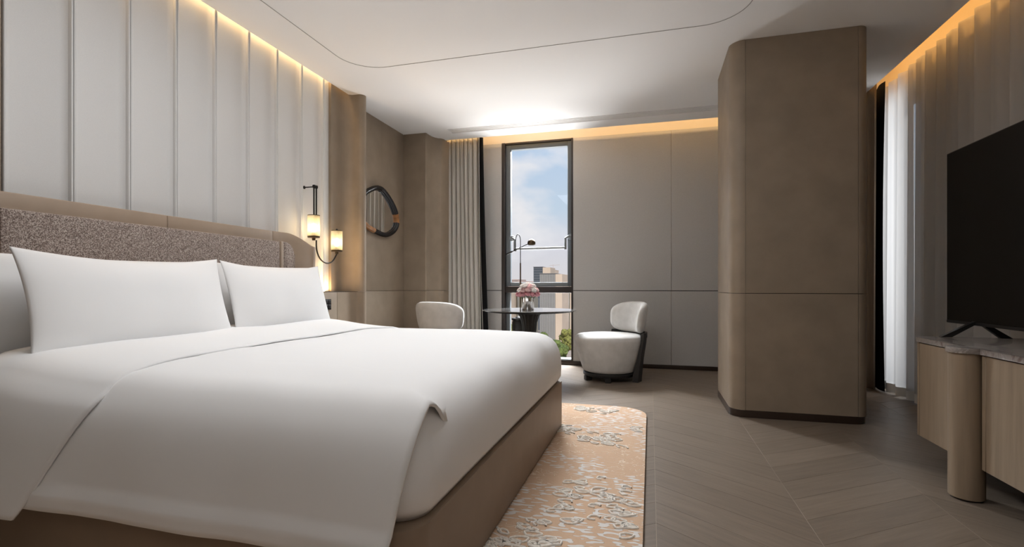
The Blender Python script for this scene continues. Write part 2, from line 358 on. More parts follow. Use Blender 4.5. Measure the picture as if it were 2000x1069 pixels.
# ------------------------------------------------------------------ left wall with white upholstered panels
wl = boxes('wall_left', [(-3.12, -2.97, -2.6, 6.5, -.1, 3.2)], 'taupe_wall'); tag(wl, 'headboard wall of white fabric panels above taupe wainscot', 'wall', kind='structure')
PY = [1.588+.2925*k for k in range(9)]+[4.048]
def wall_panel(ya, yb):
    xf, bd = -2.904, .036
    pr = [(ya+.0015, xf-.03), (ya+.0015, xf+bd-.004), (ya+.004, xf+bd), (ya+.011, xf+bd), (ya+.014, xf+bd-.008), (ya+.015, xf+.018), (ya+.022, xf+.010), (ya+.032, xf+.003), (ya+.044, xf)]
    pr2 = [(ya+yb-p[0], p[1]) for p in reversed(pr)]
    pts = [(p[1], p[0]) for p in pr+pr2]
    if yb-ya < .2: pts = [(p[1], p[0]) for p in pr]+[(xf, yb), (xf-.03, yb)]
    return prism('wall_panel', pts, GZ+.006, 2.96, 'panel_white', wl)
for a, b in zip(PY[:-1], PY[1:]): wall_panel(a, b)
# taupe wainscot and ledge behind the bed, near end panel, far rounded column
box('wainscot_panel', -2.969, -2.802, 1.1, 4.032, .01, GZ, 'taupe_wall', wl, .002)
box('end_panel', -2.969, -2.87, -2.5, 1.582, GZ+.004, 3.1, 'taupe_wall', wl, .002)
box('end_panel', -2.969, -2.802, -2.5, 1.096, .01, GZ, 'taupe_wall', wl, .002)
nose = [(-2.969, 4.052), (-2.88, 4.052), (-2.88, 4.13), (-2.893, 4.133), (-2.893, 4.21)] + \
       [(-2.893+.09-.09*cos(radians(a)), 4.21+.11*sin(radians(a))) for a in (15, 30, 45, 60, 75, 90)] + \
       arc(-2.765, 4.37, .05, 270, 450, 10) + [(-2.969, 4.44)]
prism('column_panel', nose, GZ+.004, 3.1, 'taupe_wall', wl)
nose2 = [(-2.969, 4.036), (-2.802, 4.036), (-2.802, 4.17), (-2.799, 4.23), (-2.79, 4.28), (-2.778, 4.31)] + arc(-2.765, 4.37, .05, 270, 450, 10) + [(-2.969, 4.44)]
prism('column_panel', nose2, .01, GZ, 'taupe_wall', wl)
for z0, z1 in ((.01, GZ), (GZ+.004, 2.887)):
    box('niche_panel', -2.969, -2.955, 4.442, 5.618, z0, z1, 'taupe_wall', wl, .001)
    cp = [(-2.955, 6.33), (-2.955, 5.62), (-2.66, 5.62), (-2.65, 5.63), (-2.65, 5.72)] + [(-2.65+.10*(1-cos(radians(a))), 5.72+.17*sin(radians(a))) for a in (20, 40, 60, 80)] + [(-2.545, 5.93), (-2.545, 6.33)]
    prism('column_panel', cp, z0, z1, 'taupe_wall', wl)
box('groove_backing', -2.968, -2.82, 1.2, 4.4, GZ-.004, GZ+.0039, 'dark_gap', wl)

# ------------------------------------------------------------------ back wall: grey panels, window
WX0, WX1 = -1.894, -.948
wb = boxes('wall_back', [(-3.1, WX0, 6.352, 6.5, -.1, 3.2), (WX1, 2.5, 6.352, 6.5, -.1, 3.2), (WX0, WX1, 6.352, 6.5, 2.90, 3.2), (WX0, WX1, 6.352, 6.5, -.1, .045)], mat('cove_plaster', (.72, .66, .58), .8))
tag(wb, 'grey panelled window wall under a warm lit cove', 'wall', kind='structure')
for xa, xb in ((-2.545, WX0-.002), (WX1+.002, .2435), (.2465, 1.44), (1.443, 2.295)):
    for z0, z1 in ((.05, GZ-.004), (GZ+.004, 2.893)):
        box('wall_panel', xa, xb, 6.331, 6.3515, z0, z1, 'grey_wall', wb, .0015, 1)
box('groove_backing', -2.54, WX0-.003, 6.340, 6.3515, GZ-.0039, GZ+.0039, 'dark_gap', wb); box('groove_backing', WX1+.003, 2.29, 6.340, 6.3515, GZ-.0039, GZ+.0039, 'dark_gap', wb)
bb = box('baseboard_back', -2.54, 2.295, 6.318, 6.3305, .001, .05, 'dark_plinth', None, .002); tag(bb, 'low dark brown baseboard along the grey window wall', 'baseboard', kind='structure')

wd = thing('window_1', 'tall narrow window with dark frame and silver sash overlooking the city', 'window', ((WX0+WX1)/2, 6.4, .05), kind='structure')
fd = .045
box('jamb', WX0+.001, WX0+fd, 6.325, 6.499, .052, 2.895, 'frame_dark', wd, .003); box('jamb', WX1-.022, WX1-.001, 6.325, 6.499, .052, 2.895, 'frame_dark', wd, .003)
box('head', WX0+fd+.001, WX1-.023, 6.34, 6.499, 2.875, 2.895, 'frame_dark', wd, .003)
box('sill', WX0+fd+.001, WX1-.023, 6.325, 6.499, .051, .072, 'silver', wd, .003)
box('transom', WX0+fd+.001, WX1-.023, 6.335, 6.499, .918, 1.0, 'frame_dark', wd, .004)
sx0, sx1, sz0, sz1 = WX0+fd+.003, WX1-.026, 1.003, 2.872
sash = box('sash_stile', sx0, sx0+.062, 6.37, 6.44, sz0, sz1, 'frame_grey', wd, .004); box('sash_stile', sx1-.05, sx1, 6.37, 6.44, sz0, sz1, 'frame_grey', wd, .004)
box('sash_rail', sx0+.063, sx1-.051, 6.37, 6.44, sz0, sz0+.052, 'silver', wd, .004); box('sash_rail', sx0+.063, sx1-.051, 6.37, 6.44, sz1-.062, sz1, 'frame_grey', wd, .004)
box('pane', sx0+.064, sx1-.052, 6.40, 6.406, sz0+.053, sz1-.063, 'window_glass', wd)
box('lower_stile', sx0, sx0+.05, 6.38, 6.45, .074, .916, 'frame_grey', wd, .003)
box('pane', sx0+.052, sx1, 6.40, 6.406, .074, .916, 'window_glass', wd)
hb = tube('push_bar', [(-1.70, 6.27, 1.488), (-1.035, 6.27, 1.494)], .016, mat('bar_silver', (.34, .36, .375), .6, spec=.2), wd, 12)
for x, sd in ((-1.70, -1), (-1.035, 1)):
    ar = tube('bar_arm', [(x, 6.27, 1.47), (x, 6.27, 1.615), (x+sd*.03, 6.285, 1.632), (x+sd*.05, 6.33, 1.635)], .015, 'silver', wd, 8)
    lathe('bar_plate', [(.001, -.03), (.034, -.03), (.040, -.018), (.040, 0.0)], 'silver', wd, (x+sd*.055, 6.372, 1.635), 20, 'y')

# ------------------------------------------------------------------ right wall with its window, rear wall
RY0, RY1 = 5.20, 5.74
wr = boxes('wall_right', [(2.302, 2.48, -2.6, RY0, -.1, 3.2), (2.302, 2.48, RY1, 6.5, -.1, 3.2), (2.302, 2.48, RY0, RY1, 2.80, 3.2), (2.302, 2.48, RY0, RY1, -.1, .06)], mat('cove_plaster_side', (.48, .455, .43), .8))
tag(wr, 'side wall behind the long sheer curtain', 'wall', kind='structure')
box('cove_glow_strip', 2.296, 2.3019, -2.5, 6.32, 2.86, 3.165, mat('cove_glow_paint', (.66, .53, .37), .7), wr)  # added strip, the warm LED glow is put into its colour
w2 = thing('window_2', 'narrow bright window behind the sheer curtain', 'window', (2.4, (RY0+RY1)/2, .06), kind='structure')
for a, b in ((RY0+.001, RY0+.04), (RY1-.04, RY1-.001)): box('jamb', 2.33, 2.46, a, b, .061, 2.799, 'frame_dark', w2, .003)
box('head', 2.33, 2.46, RY0+.041, RY1-.041, 2.76, 2.799, 'frame_dark', w2, .003); box('sill', 2.33, 2.46, RY0+.041, RY1-.041, .061, .10, 'frame_dark', w2, .003)
box('pane', 2.40, 2.406, RY0+.042, RY1-.042, .102, 2.758, 'window_glass', w2)
wre = boxes('wall_rear', [(-3.05, 2.5, -2.75, -2.6, -.1, 3.2)], 'taupe_wall'); tag(wre, 'taupe wall at the entrance end of the room', 'wall', kind='structure')

# ------------------------------------------------------------------ pillar with rounded corners
PX0, PX1, PY0, PY1 = .595, 1.523, 4.148, 4.985
pil = thing('wall_pillar', 'freestanding taupe leather clad pillar with rounded corners', 'pillar', ((PX0+PX1)/2, (PY0+PY1)/2, 0), kind='structure')
prism('core', rrect(PX0+.012, PX1-.012, PY0+.012, PY1-.012, .09, 6), .004, H-.001, 'dark_gap', pil)
prism('plinth', rrect(PX0-.002, PX1+.002, PY0-.002, PY1+.002, .105, 8), .001, .055, 'dark_plinth', pil, .003)
RL, RR = .105, .072
def pil_panel(outer, z0, z1):
    inner = []
    cx, cy = (PX0+PX1)/2, (PY0+PY1)/2
    prism('corner_panel' if len(outer) > 2 else 'flat_panel', outer, z0, z1, 'taupe_wall', pil)
g = .0018; T = .011
for z0, z1 in ((.056, GZ-.002), (GZ+.002, H-.0008)):
    box('flat_panel', PX0+RL+g, PX1-RR-g, PY0, PY0+T, z0, z1, 'taupe_wall', pil, .001, 1)
    box('flat_panel', PX0+RL+g, PX1-RR-g, PY1-T, PY1, z0, z1, 'taupe_wall', pil, .001, 1)
    box('flat_panel', PX0, PX0+T, PY0+RL+.001, PY1-RL-.001, z0, z1, 'taupe_wall', pil, .001, 1)
    box('flat_panel', PX1-T, PX1, PY0+RR+.001, PY1-RR-.001, z0, z1, 'taupe_wall', pil, .001, 1)
    for (cx, cy, r, a0) in ((PX0+RL, PY0+RL, RL, 180), (PX1-RR, PY0+RR, RR, 270), (PX1-RR, PY1-RR, RR, 0), (PX0+RL, PY1-RL, RL, 90)):
        prism('corner_panel', arc(cx, cy, r, a0, a0+90, 10)+arc(cx, cy, r-T, a0+90, a0, 10), z0, z1, 'taupe_wall', pil)

# ------------------------------------------------------------------ curtains
def curtain_rows(n, pathfn, z0, z1, zn=14, **k):
    return [[pathfn(j/n, i/zn, z0+(z1-z0)*i/zn) for j in range(n+1)] for i in range(zn+1)]
cu = thing('curtain', 'beige linen drape gathered beside the tall window', 'curtain', (-2.35, 6.08, .015))
def drape_path(u, v, z):
    xa = -2.632+.02*(1-v); xb = -2.118+.055*(1-v)**1.5
    ph = 2*pi*8.5*(u+.014*sin(9*u+2*v)); am = .042*(.55+.45*(1-v)) + .006*sin(23*u)
    if v > .97: am *= .7
    return (xa+(xb-xa)*u+.008*sin(2*ph), 6.10-am*sin(ph)-.012*sin(ph*2+1), z)
grid('fabric', curtain_rows(230, drape_path, .015, 2.935, 20), 'drape', cu, thick=.003)
def lining_path(u, v, z):
    xb = -2.118+.055*(1-v)**1.5
    return (xb-.02+.085*u*(.62+.38*(1-v)), 6.075+.05*u+.01*sin(6*u), z)
grid('lining', curtain_rows(8, lining_path, .015, 2.925, 12), 'lining_black', cu, thick=.004)
sh = thing('sheer_curtain', 'long white sheer curtain along the side wall behind the television', 'curtain', (2.19, 4, .02))
def sheer_path(u, v, z):
    y = 1.7+(5.80-1.7)*u
    ph = 2*pi*25*u+1.1*sin(17*u)+.5*sin(5.3*u+1.5*v)
    return (2.185+.042*sin(ph)*(.75+.35*(1-v))+.008*sin(2.7*ph), y+.02*cos(ph), z)
sf = grid('sheer_fabric', curtain_rows(560, sheer_path, .10, 2.91, 10), 'sheer', sh)
grid('hem', curtain_rows(560, lambda u, v, z: tuple(Vector(sheer_path(u, 0, z))), .02, .099, 1), mat('sheer_hem', (.70, .69, .66), .9), sh)
bc = thing('curtain', 'dark brown blackout curtain bunched between pillar and sheer', 'curtain', (2.11, 5.6, .015))
def bo_path(u, v, z):
    ph = 2*pi*4*u; k = .7+.3*abs(v-.4)
    return (2.045+.03*sin(ph)*k+.02*u, 5.47+.62*u*k+.03*(1-v), z)
grid('fabric', curtain_rows(70, bo_path, .015, 2.93, 12), 'drape_brown', bc, thick=.003)
grid('lining', curtain_rows(20, lambda u, v, z: (2.118-.012*sin(7*u), 5.44+.35*u-.02*v+.05*sin(3*v), z), .015, 2.92, 12), 'lining_black', bc, thick=.003)

# ------------------------------------------------------------------ rug with raised loops
rug = thing('area_rug', 'peach area rug with cream dashes and raised coral loops beside the bed', 'rug', (-1.0, 2.4, .001))
RX0, RX1, RYa, RYb = -2.1, -.028, .55, 4.185
prism('pile', rrect(RX0, RX1, RYa, RYb, .24, 10), .001, .016, 'rug', rug, .004)
bm = bmesh.new()
def loop_geo(cx, cy, rx, ry, rot, open_=0, r=.0048):
    n = 16; pts = []
    for k in range(n - (3 if open_ else 0)):
        a = 2*pi*k/n; x = rx*cos(a)*(1+.18*sin(3*a+cx*40)); y = ry*sin(a)
        pts.append((cx+x*cos(rot)-y*sin(rot), cy+x*sin(rot)+y*cos(rot), .018))
    rows = tube_rows(pts, r, 6, not open_); N = len(rows)
    vv = [[bm.verts.new((p[0], p[1], max(p[2], .013))) for p in rw] for rw in rows]
    for i in range(N if not open_ else N-1):
        for j in range(6): bm.faces.new((vv[i][j], vv[i][(j+1) % 6], vv[(i+1) % N][(j+1) % 6], vv[(i+1) % N][j]))
rr = random.Random(3)
for (cx, cy, sx, sy, n) in ((-.27, 2.30, .16, .22, 34), (-.085, 2.15, .05, .26, 20), (-.55, 1.85, .20, .20, 46), (-.30, 3.25, .14, .14, 26), (-.42, 4.02, .16, .07, 22), (-.56, 3.42, .08, .10, 14), (-.07, 3.55, .035, .14, 10), (-.34, 1.62, .14, .1, 14)):
    for k in range(n):
        x = cx+rr.uniform(-1, 1)*sx; y = cy+rr.gauss(0, .5)*sy
        if x > RX1-.035 or x < -.7: continue
        loop_geo(x, y, rr.uniform(.020, .040), rr.uniform(.013, .022), rr.uniform(-.6, .6), rr.random() < .35)
tag(from_bm('raised_loops', bm, 'rug_loop', rug), kind='stuff')

# ------------------------------------------------------------------ bed
YC = 2.375
bed = thing('bed', 'wide low bed with taupe leather base and curved tweed headboard', 'bed', (-1.6, YC, 0))
prism('base', rrect(-2.66, -.602, 1.215, 3.572, 
      .09, 8, (1, 0, 0, 1)), .027, .335, 'base_leather', bed, .012)
prism('plinth', rrect(-2.6, -.66, 1.27, 3.51, .05, 4), .0165, .0268, 'dark_gap', bed)
def ring(x0, x1, y0, y1, r, ns=44, nc=9):
    pts = []
    cs = [((x1-r, y1-r), 0), ((x0+r, y1-r), 90), ((x0+r, y0+r), 180), ((x1-r, y0+r), 270)]
    for q in range(4):
        (cx, cy), a0 = cs[q]
        for k in range(nc+1):
            a = radians(a0+90*k/nc); pts.append((cx+r*cos(a), cy+r*sin(a)))
        (nx, ny), na = cs[(q+1) % 4]
        pa = pts[-1]; pb = (nx+r*cos(radians(na)), ny+r*sin(radians(na)))
        for k in range(1, ns): pts.append((pa[0]+(pb[0]-pa[0])*k/ns, pa[1]+(pb[1]-pa[1])*k/ns))
    return pts
def loft(name, x0, x1, y0, y1, prof, r0, m, parent, fn=None):
    rows = []
    for d, z in prof:
        r = max(.02, r0-d*.25)
        rw = [(x, y, z) for x, y in ring(x0+d, x1-d, y0+d, y1-d, r)]
        if fn: rw = [fn(p) for p in rw]
        rows.append(rw)
    return grid(name, rows, m, parent, cv=True, cap=True)
loft('mattress', -2.66, -.68, 1.262, 3.49, [(.03, .337), (0, .37), (0, .60), (.03, .645), (.09, .665), (.3, .67), (.9, .672)], .08, 'linen', bed)
APROF = [(.022, .338), (.0, .375), (-.006, .44), (-.004, .50), (.006, .555), (.024, .602), (.05, .637), (.085, .664), (.13, .682), (.20, .694), (.30, .702), (.42, .708), (.55, .713), (.70, .718), (.85, .721)]
AX0, AX1, AY0, AY1 = -2.42, -.602, 1.238, 3.552
def dent(p, c, s, a): return a*math.exp(-sum(((p[i]-c[i])/s[i])**2 for i in range(3)))
def duvet_fn(p):
    x, y, z = p
    n = noise.noise(Vector((x*2.1, y*2.1, z*2.5)))*.010 + noise.noise(Vector((x*5+3, y*5, z*6)))*.0035
    q = [x, y, z+n*smooth(.40, .7, z)]
    if x > -.95:
        k = smooth(-.95, -.62, x)*smooth(.36, .45, z)
        q[0] += k*(.014*noise.noise(Vector((1.7, y*3.1, z*4)))+.006*noise.noise(Vector((4.7, y*9, z*5))))
        q[2] += k*.012*noise.noise(Vector((7.3, y*3.6, z*3)))
    return tuple(q)
dv = loft('duvet', AX0, AX1, AY0, AY1, APROF, .10, 'linen', bed, duvet_fn)
def zprof(d):
    pr = [(a, b) for a, b in APROF if a >= -.004 and b > .49]; pr = [(-.004, .50)]+pr[1:]
    if d <= pr[0][0]: return pr[0][1]
    for (a, za), (b, zb) in zip(pr[:-1], pr[1:]):
        if d <= b: return za+(zb-za)*(d-a)/(b-a)
    return pr[-1][1]
def side_path(X, lift=0, hem=.272, xe=.07, n2=16, far=None):
    """points (y,z) from the far/top part of the duvet over the near edge and down the side"""
    dx = AX1-X; out = []
    tops = [.50, .44, .38, .32, .26, .21, .17, .135, .105, .08, .06, .042]
    if far is not None: tops = far + tops
    for d in tops:
        y = AY0+d; fd = min(d, AY1-y, max(.5, X-AX0)) if far else d
        z = zprof(min(fd, dx+xe*smooth(.24, .07, d))); p = duvet_fn((X, y, z)); out.append((y, p[2]+lift+(.003-.008*smooth(.28, .52, d) +.004*smooth(.2, .1, d) if far is None else .003)))
    zs = out[-1][1]; y0 = out[-1][0]
    for k in range(1, n2+1):
        t = k/n2; z = zs+(hem-zs)*(1-(1-t)**1.12); f = (zs-z)/(zs-hem)
        y = y0-.062*(1-math.exp(-f*5))-.066*f**1.1
        out.append((y, z))
    return out
# near side drape of the duvet
rows = []; NX = 84
for i in range(NX+1):
    u = i/NX; Xt = -2.30+(AX1-.008+2.30)*u; pts = side_path(Xt); rw = []
    for j, (y, z) in enumerate(pts):
        f = smooth(.69, .25, z); x = Xt-.045*u*f
        wv = f*(.010*noise.noise(Vector((Xt*2.6, 3.1, z*1.2)))+.005*noise.noise(Vector((Xt*7, 1.1, z*2))))
        hemf = -.010*smooth(.345, .325, z)+.012*smooth(.325, .27, z)
        rw.append((x, y-wv-(-hemf), z))
    rows.append(rw)
sd = grid('duvet_side_drop', rows, 'linen', dv, thick=.010, thick_off=-1, away=(-1.5, 2.4, .3))
# turned-down flap
rows = []; NU = 26
far = [2.318, 2.312, 2.30, 2.285, 2.26, 2.22, 2.10, 1.95, 1.8, 1.65, 1.5, 1.35, 1.2, 1.05, .9, .8, .7, .6]
for i in range(NU+1):
    u = i/NU; rw = []
    base = side_path(-1.83-.62*u, 0, .24, far=far)
    for j, (y, z) in enumerate(base):
        zz = smooth(.68, .24, z); onside = j >= len(base)-16
        f = (j-(len(base)-16))/15 if onside else 0
        edge = -1.845 + .05*smooth(2.6, 1.25, y) - (.205*f if onside else 0) + .012*noise.noise(Vector((y*2, .4, 0)))
        x = edge+(-2.47-edge)*u
        lift = .007+.045*smooth(0, 1, u)*(1 if not onside else (1-f))
        hem = (.03*smooth(.12, .5, u)*f**3 if onside else 0)
        wv = (.014*f*noise.noise(Vector((x*5, 2.2, z)))) if onside else 0
        rw.append((x, y-(.016+.012*f+wv if onside else 0), z+(lift if not onside else lift*(1-f)**2)+hem+.004*noise.noise(Vector((x*4, y*3, 5)))))
    rows.append(rw)
grid('turned_down_flap', rows, 'linen', dv, thick=.008, thick_off=-1, away=(-2.1, 2.4, .2))

# headboard: four leather shell pieces, tweed cushion with piping
HYC = 2.32; HS = .86
def shell_pt(s, v):
    """s in [-1.3,1.3] signed plan position, v 0..1 height"""
    a = abs(s); sg = 1 if s >= 0 else -1; LS = HS
    z_top = 1.424
    z = .34+(z_top-.34)*v; fl_ = smooth(.95, 1.42, z)
    if a <= LS: x, d = -2.762-.040*fl_, a
    else:
        th = (a-LS)/.42*pi/2; th = min(th, pi/2)
        d = LS+(.125+.19*smooth(.6, 1.42, z))*sin(th); x = (-2.762-.040*fl_)+.165*(1-cos(th))+.010*sin(th)
        z -= .105*smooth(.25, 1.05, (a-LS)/.42)*smooth(.35, 1.42, z)
    return (x, HYC+sg*d, z)
hb_ = box('headboard', -2.752, -2.7, HYC-HS-.13, HYC+HS+.13, .345, .5, 'leather', bed, .004)
for s0, s1 in ((-HS-.42, -HS-.0015), (-HS+.0015, -.0015), (.0015, HS-.0015), (HS+.0015, HS+.42)):
    rows = [[shell_pt(s0+(s1-s0)*j/24, i/18) for j in range(25)] for i in range(19)]
    o = grid('leather_shell', rows, 'leather', hb_, thick=.030, thick_off=1 if False else -1)
    md = o.modifiers.new('edge', 'BEVEL'); md.width = .006; md.segments = 2; md.limit_method = 'ANGLE'
def cushion(name, ya, yb, za, zb, xb, xf, rc, m, parent, top_l, top_r):
    cor = (1 if top_r else 0, 1 if top_l else 0, 0, 0)
    pts = rrect(ya, yb, za, zb, rc, 8, cor)
    return prism(name, pts, xb, xf, m, parent, .016, axis='x')
cushion('tweed_panel', HYC-HS+.018, HYC+HS-.018, .345, 1.342, -2.757, -2.688, .1, 'tweed', hb_, 0, 0)
cushion('tweed_panel', HYC+HS+.019, HYC+HS+.140, .345, 1.342, -2.752, -2.686, .095, 'tweed', hb_, 0, 1)
cushion('tweed_panel', HYC-HS-.140, HYC-HS-.019, .345, 1.342, -2.752, -2.686, .095, 'tweed', hb_, 1, 0)
for s_ in (1, -1): box('piping', -2.752, -2.684, HYC+s_*HS-.015, HYC+s_*HS+.015, .345, 1.343, 'leather', hb_, .006)

# pillows
def pillow(label, x, y, zb, w_, h, T_, tilt, yaw=0, roll=0, seed=0, sag=.18):
    NU_, NV = 34, 24; rows = []
    def pt(u, v, sd_):
        pu, pv = sin(u*pi/2)*.75+u*.25, sin(v*pi/2)*.75+v*.25
        a = w_/2*pu*(1-.045*(1-pv*pv)); b = h/2*pv*(1-sag*(1-pu*pu)*(1 if pv > 0 else .35))
        tt = T_/2*((1-abs(pu)**2.6)**.62)*((1-abs(pv)**2.6)**.62)
        nn = noise.noise(Vector((a*3+seed, b*3, seed*1.7)))*.018*(1 if tt > .01 else 0)*(tt/(T_/2)) + noise.noise(Vector((a*9+seed, b*6, 3)))*.004*(tt/(T_/2))
        # corner creases
        tt -= .012*math.exp(-((abs(pu)-.8)**2+(abs(pv)-.75)**2)*18)*(tt/(T_/2))
        return Vector((sd_*(tt+max(nn, -tt)), a, b))
    R = Matrix.Rotation(yaw, 3, 'Z') @ Matrix.Rotation(tilt, 3, 'Y') @ Matrix.Rotation(roll, 3, 'X')
    vs, fs = [], []
    for sd_ in (1, -1):
        off = len(vs)
        for i in range(NV+1):
            for j in range(NU_+1): vs.append(R @ pt(-1+2*j/NU_, -1+2*i/NV, sd_)+R @ Vector((0, 0, h/2))+Vector((x, y, zb)))
        for i in range(NV):
            for j in range(NU_):
                q = (off+i*(NU_+1)+j, off+i*(NU_+1)+j+1, off+(i+1)*(NU_+1)+j+1, off+(i+1)*(NU_+1)+j); fs.append(q if sd_ > 0 else q[::-1])
    me = bpy.data.meshes.new('pillow'); me.from_pydata([tuple(v) for v in vs], [], fs)
    b_ = bmesh.new(); b_.from_mesh(me); bmesh.ops.remove_doubles(b_, verts=b_.verts, dist=1e-5); bmesh.ops.recalc_face_normals(b_, faces=b_.faces); b_.to_mesh(me); b_.free()
    o = link('pillow', me, 'pillow_linen', None, True, None); return tag(o, label, 'pillow', 'white pillows on the bed')
pillow('large white front pillow at the near side of the bed', -2.325, 1.865, .722, .985, .455, .155, -.27, 0, 0, 1.3)
pillow('large white front pillow at the far side of the bed, nearest the sconce', -2.325, 2.825, .727, .905, .445, .155, -.27, 0, 0, 5.1)
pillow('white pillow standing behind the near front pillow, against the headboard', -2.555, 1.83, .690, 1.12, .46, .115, -.12, 0, 0, 8.4, .06)
pillow('white pillow standing behind the far front pillow, against the headboard', -2.555, 2.97, .690, .96, .465, .115, -.12, 0, 0, 11.9, .06)

# ------------------------------------------------------------------ sconce and switch plate
SX = -2.775
sn = thing('wall_sconce', 'black double arm wall sconce with two glowing ribbed glass shades', 'wall lamp', (SX, 3.68, 1.86))
lathe('wall_mount', [(.001, 0), (.014, 0), (.014, .006), (.005, .008), (.005, .112), (.001, .112)], 'black_metal', sn, (-2.887, 3.682, 1.858), 14, 'x')
for yy in (3.667, 3.698):
    r_ = tube('rod', [(SX, yy, 1.855), (SX, yy, 1.60)], .0065, 'black_metal', sn, 8)
    lathe('knob', [(.001, .016), (.012, .012), (.014, 0), (.012, -.012), (.001, -.016)], 'black_metal', r_, (SX, yy, 1.858), 12)
ucy, ucr = 3.845, .147
up = [(SX, 3.698, 1.40)]+[(SX, 3.698, 1.40-.01*k) for k in range(1, 5)]+[(SX, ucy-ucr*cos(radians(a)), 1.352-.145*sin(radians(a))) for a in range(0, 181, 12)]
tube('arm', up+[(SX, ucy+ucr, 1.33-.03), ], .0065, 'black_metal', sn, 8) if False else tube('arm', [p for p in up if True][:-3]+[(SX, ucy+ucr*.985, 1.30)], .0065, 'black_metal', sn, 8)
for (yy, zz) in ((3.664, 1.415), (3.990, 1.318)):
    lathe('socket', [(.001, -.02), (.013, -.02), (.016, .0), (.049, .002), (.051, .008), (.051, .016), (.02, .018), (.016, .05), (.001, .05)], 'bronze', sn, (SX, yy, zz), 28)
    n = 44; prof = []
    rows = []
    for h_ in (.017, .06, .11, .15, .192): rows.append([(SX+(.0485+.0016*(k % 2))*cos(2*pi*k/n), yy+(.0485+.0016*(k % 2))*sin(2*pi*k/n), zz+h_) for k in range(n)])
    shd = grid('glass_shade', rows, 'shade_glass', sn, cv=True, angle=20)
    lathe('shade_rim', [(.0475, .190), (.0512, .190), (.0512, .196), (.0475, .196), (.0475, .190)], 'bronze', shd, (SX, yy, zz), 40, cap=False)
    lathe('bulb', [(.001, .05), (.012, .052), (.021, .075), (.023, .095), (.017, .118), (.001, .126)], 'bulb', sn, (SX, yy, zz), 16)
    if zz < 1.4: lathe('finial', [(.001, .018), (.008, .014), (.010, .006), (.006, 0)], 'black_metal', sn, (SX, yy, zz+.196), 12)
    light('sconce_bulb_light', 'POINT', (SX, yy, zz+.095), 3.2, (1, .74, .42), radius=.022)
sw = thing('switch_plate', 'black switch and socket plate on the taupe wainscot beside the bed', 'switch plate', (-2.8, 3.84, .79))
box('plate', -2.8015, -2.790, 3.735, 3.930, .792, .886, 'frame_black_gloss', sw, .003)
for k in range(4):
    for q in range(2):
        b_ = box('button', -2.791, -2.787, 3.750+k*.045, 3.788+k*.045, .802+q*.042, .836+q*.042, 'tv_bezel', sw, .002)
        if k < 2: box('mark', -2.7875, -2.7865, 3.764+k*.045, 3.774+k*.045, .814+q*.042, .824+q*.042, 'plastic_white', b_)
        else:
            for yy in (-.006, .006): box('slot', -2.7875, -2.7866, 3.769+k*.045+yy-.0015, 3.769+k*.045+yy+.0015, .814+q*.042, .824+q*.042, 'dark_gap', b_)

# ------------------------------------------------------------------ organic mirror
mw = -2.955
mr_ = thing('wall_mirror', 'rounded pebble shaped wall mirror in black frame with copper inlays', 'mirror', (mw, 5.05, 1.57))
ctrl = [(4.70, 1.99), (4.80, 2.045), (4.90, 2.085), (5.00, 2.105), (5.09, 2.09), (5.20, 2.035), (5.31, 1.955), (5.385, 1.87), (5.41, 1.79), (5.39, 1.72), (5.32, 1.655), (5.20, 1.605), (5.07, 1.592), (4.92, 1.612), (4.76, 1.645), (4.66, 1.70), (4.625, 1.78), (4.645, 1.89)]
mp_ = []; n = len(ctrl)
for i in range(n):
    p0, p1, p2, p3 = [Vector((*ctrl[(i+k-1) % n], 0)) for k in range(4)]
    for k in range(5):
        t = k/5; q = .5*((2*p1)+(p2-p0)*t+(2*p0-5*p1+4*p2-p3)*t*t+(3*p1-p0-3*p2+p3)*t**3); mp_.append((mw+.026, q.x, q.y))
NP = len(mp_)
def seg(name, i0, i1, m):
    rows = tube_rows(mp_, .028, 12, True); rows = [rows[i % NP] for i in range(i0, i1+1)]
    return grid(name, rows, m, mr_, cv=True, cap=True, angle=60)
seg('frame', 40-5, 40-5+0+7, 'copper_wood'); seg('frame', 42, 66, 'frame_black_gloss'); seg('frame', 66, 74, 'copper_wood'); seg('frame', 74, NP+35, 'frame_black_gloss')
prism('mirror_glass', [(p[1], p[2]) for p in mp_], mw+.004, mw+.014, 'mirror', mr_, axis='x')

# ------------------------------------------------------------------ pedestal table, vase, flowers
TX, TY, TZ = -1.30, 5.42, .742
tb = thing('pedestal_table', 'round dark marble table on black fluted pedestal by the window', 'table', (TX, TY, 0))
lathe('tabletop', [(.001, TZ-.009), (.519, TZ-.009), (.522, TZ-.006), (.522, TZ-.003), (.518, TZ), (.001, TZ)], 'marble_table', tb, (TX, TY, 0), 64, angle=35)
lathe('table_underside', [(.001, TZ-.03), (.40, TZ-.03), (.48, TZ-.021), (.515, TZ-.0095), (.001, TZ-.0095)], mat('underside_black', (.02, .018, .017), .9, spec=.05), tb, (TX, TY, 0), 64, angle=35)
rows = []
for h_, r_ in ((.003, .25), (.02, .255), (.06, .20), (.18, .12), (.36, .078), (.50, .076), (.60, .086), (.67, .108), (TZ-.031, .138)):
    rows.append([(TX+r_*(1+.035*cos(18*2*pi*k/108))*cos(2*pi*k/108), TY+r_*(1+.035*cos(18*2*pi*k/108))*sin(2*pi*k/108), h_) for k in range(108)])
grid('pedestal', rows, 'black_wood', tb, cv=True, cap=True, angle=50)
VX, VY = -1.312, 5.40
lathe('vase', [(.001, 0), (.066, 0), (.068, .003), (.068, .140), (.066, .141), (.064, .138), (.064, .01), (.001, .008)], 'chrome', None, (VX, VY, TZ+.0005), 40)
tag(bpy.data.objects['vase'], 'chrome cylinder vase holding roses on the round table', 'vase')
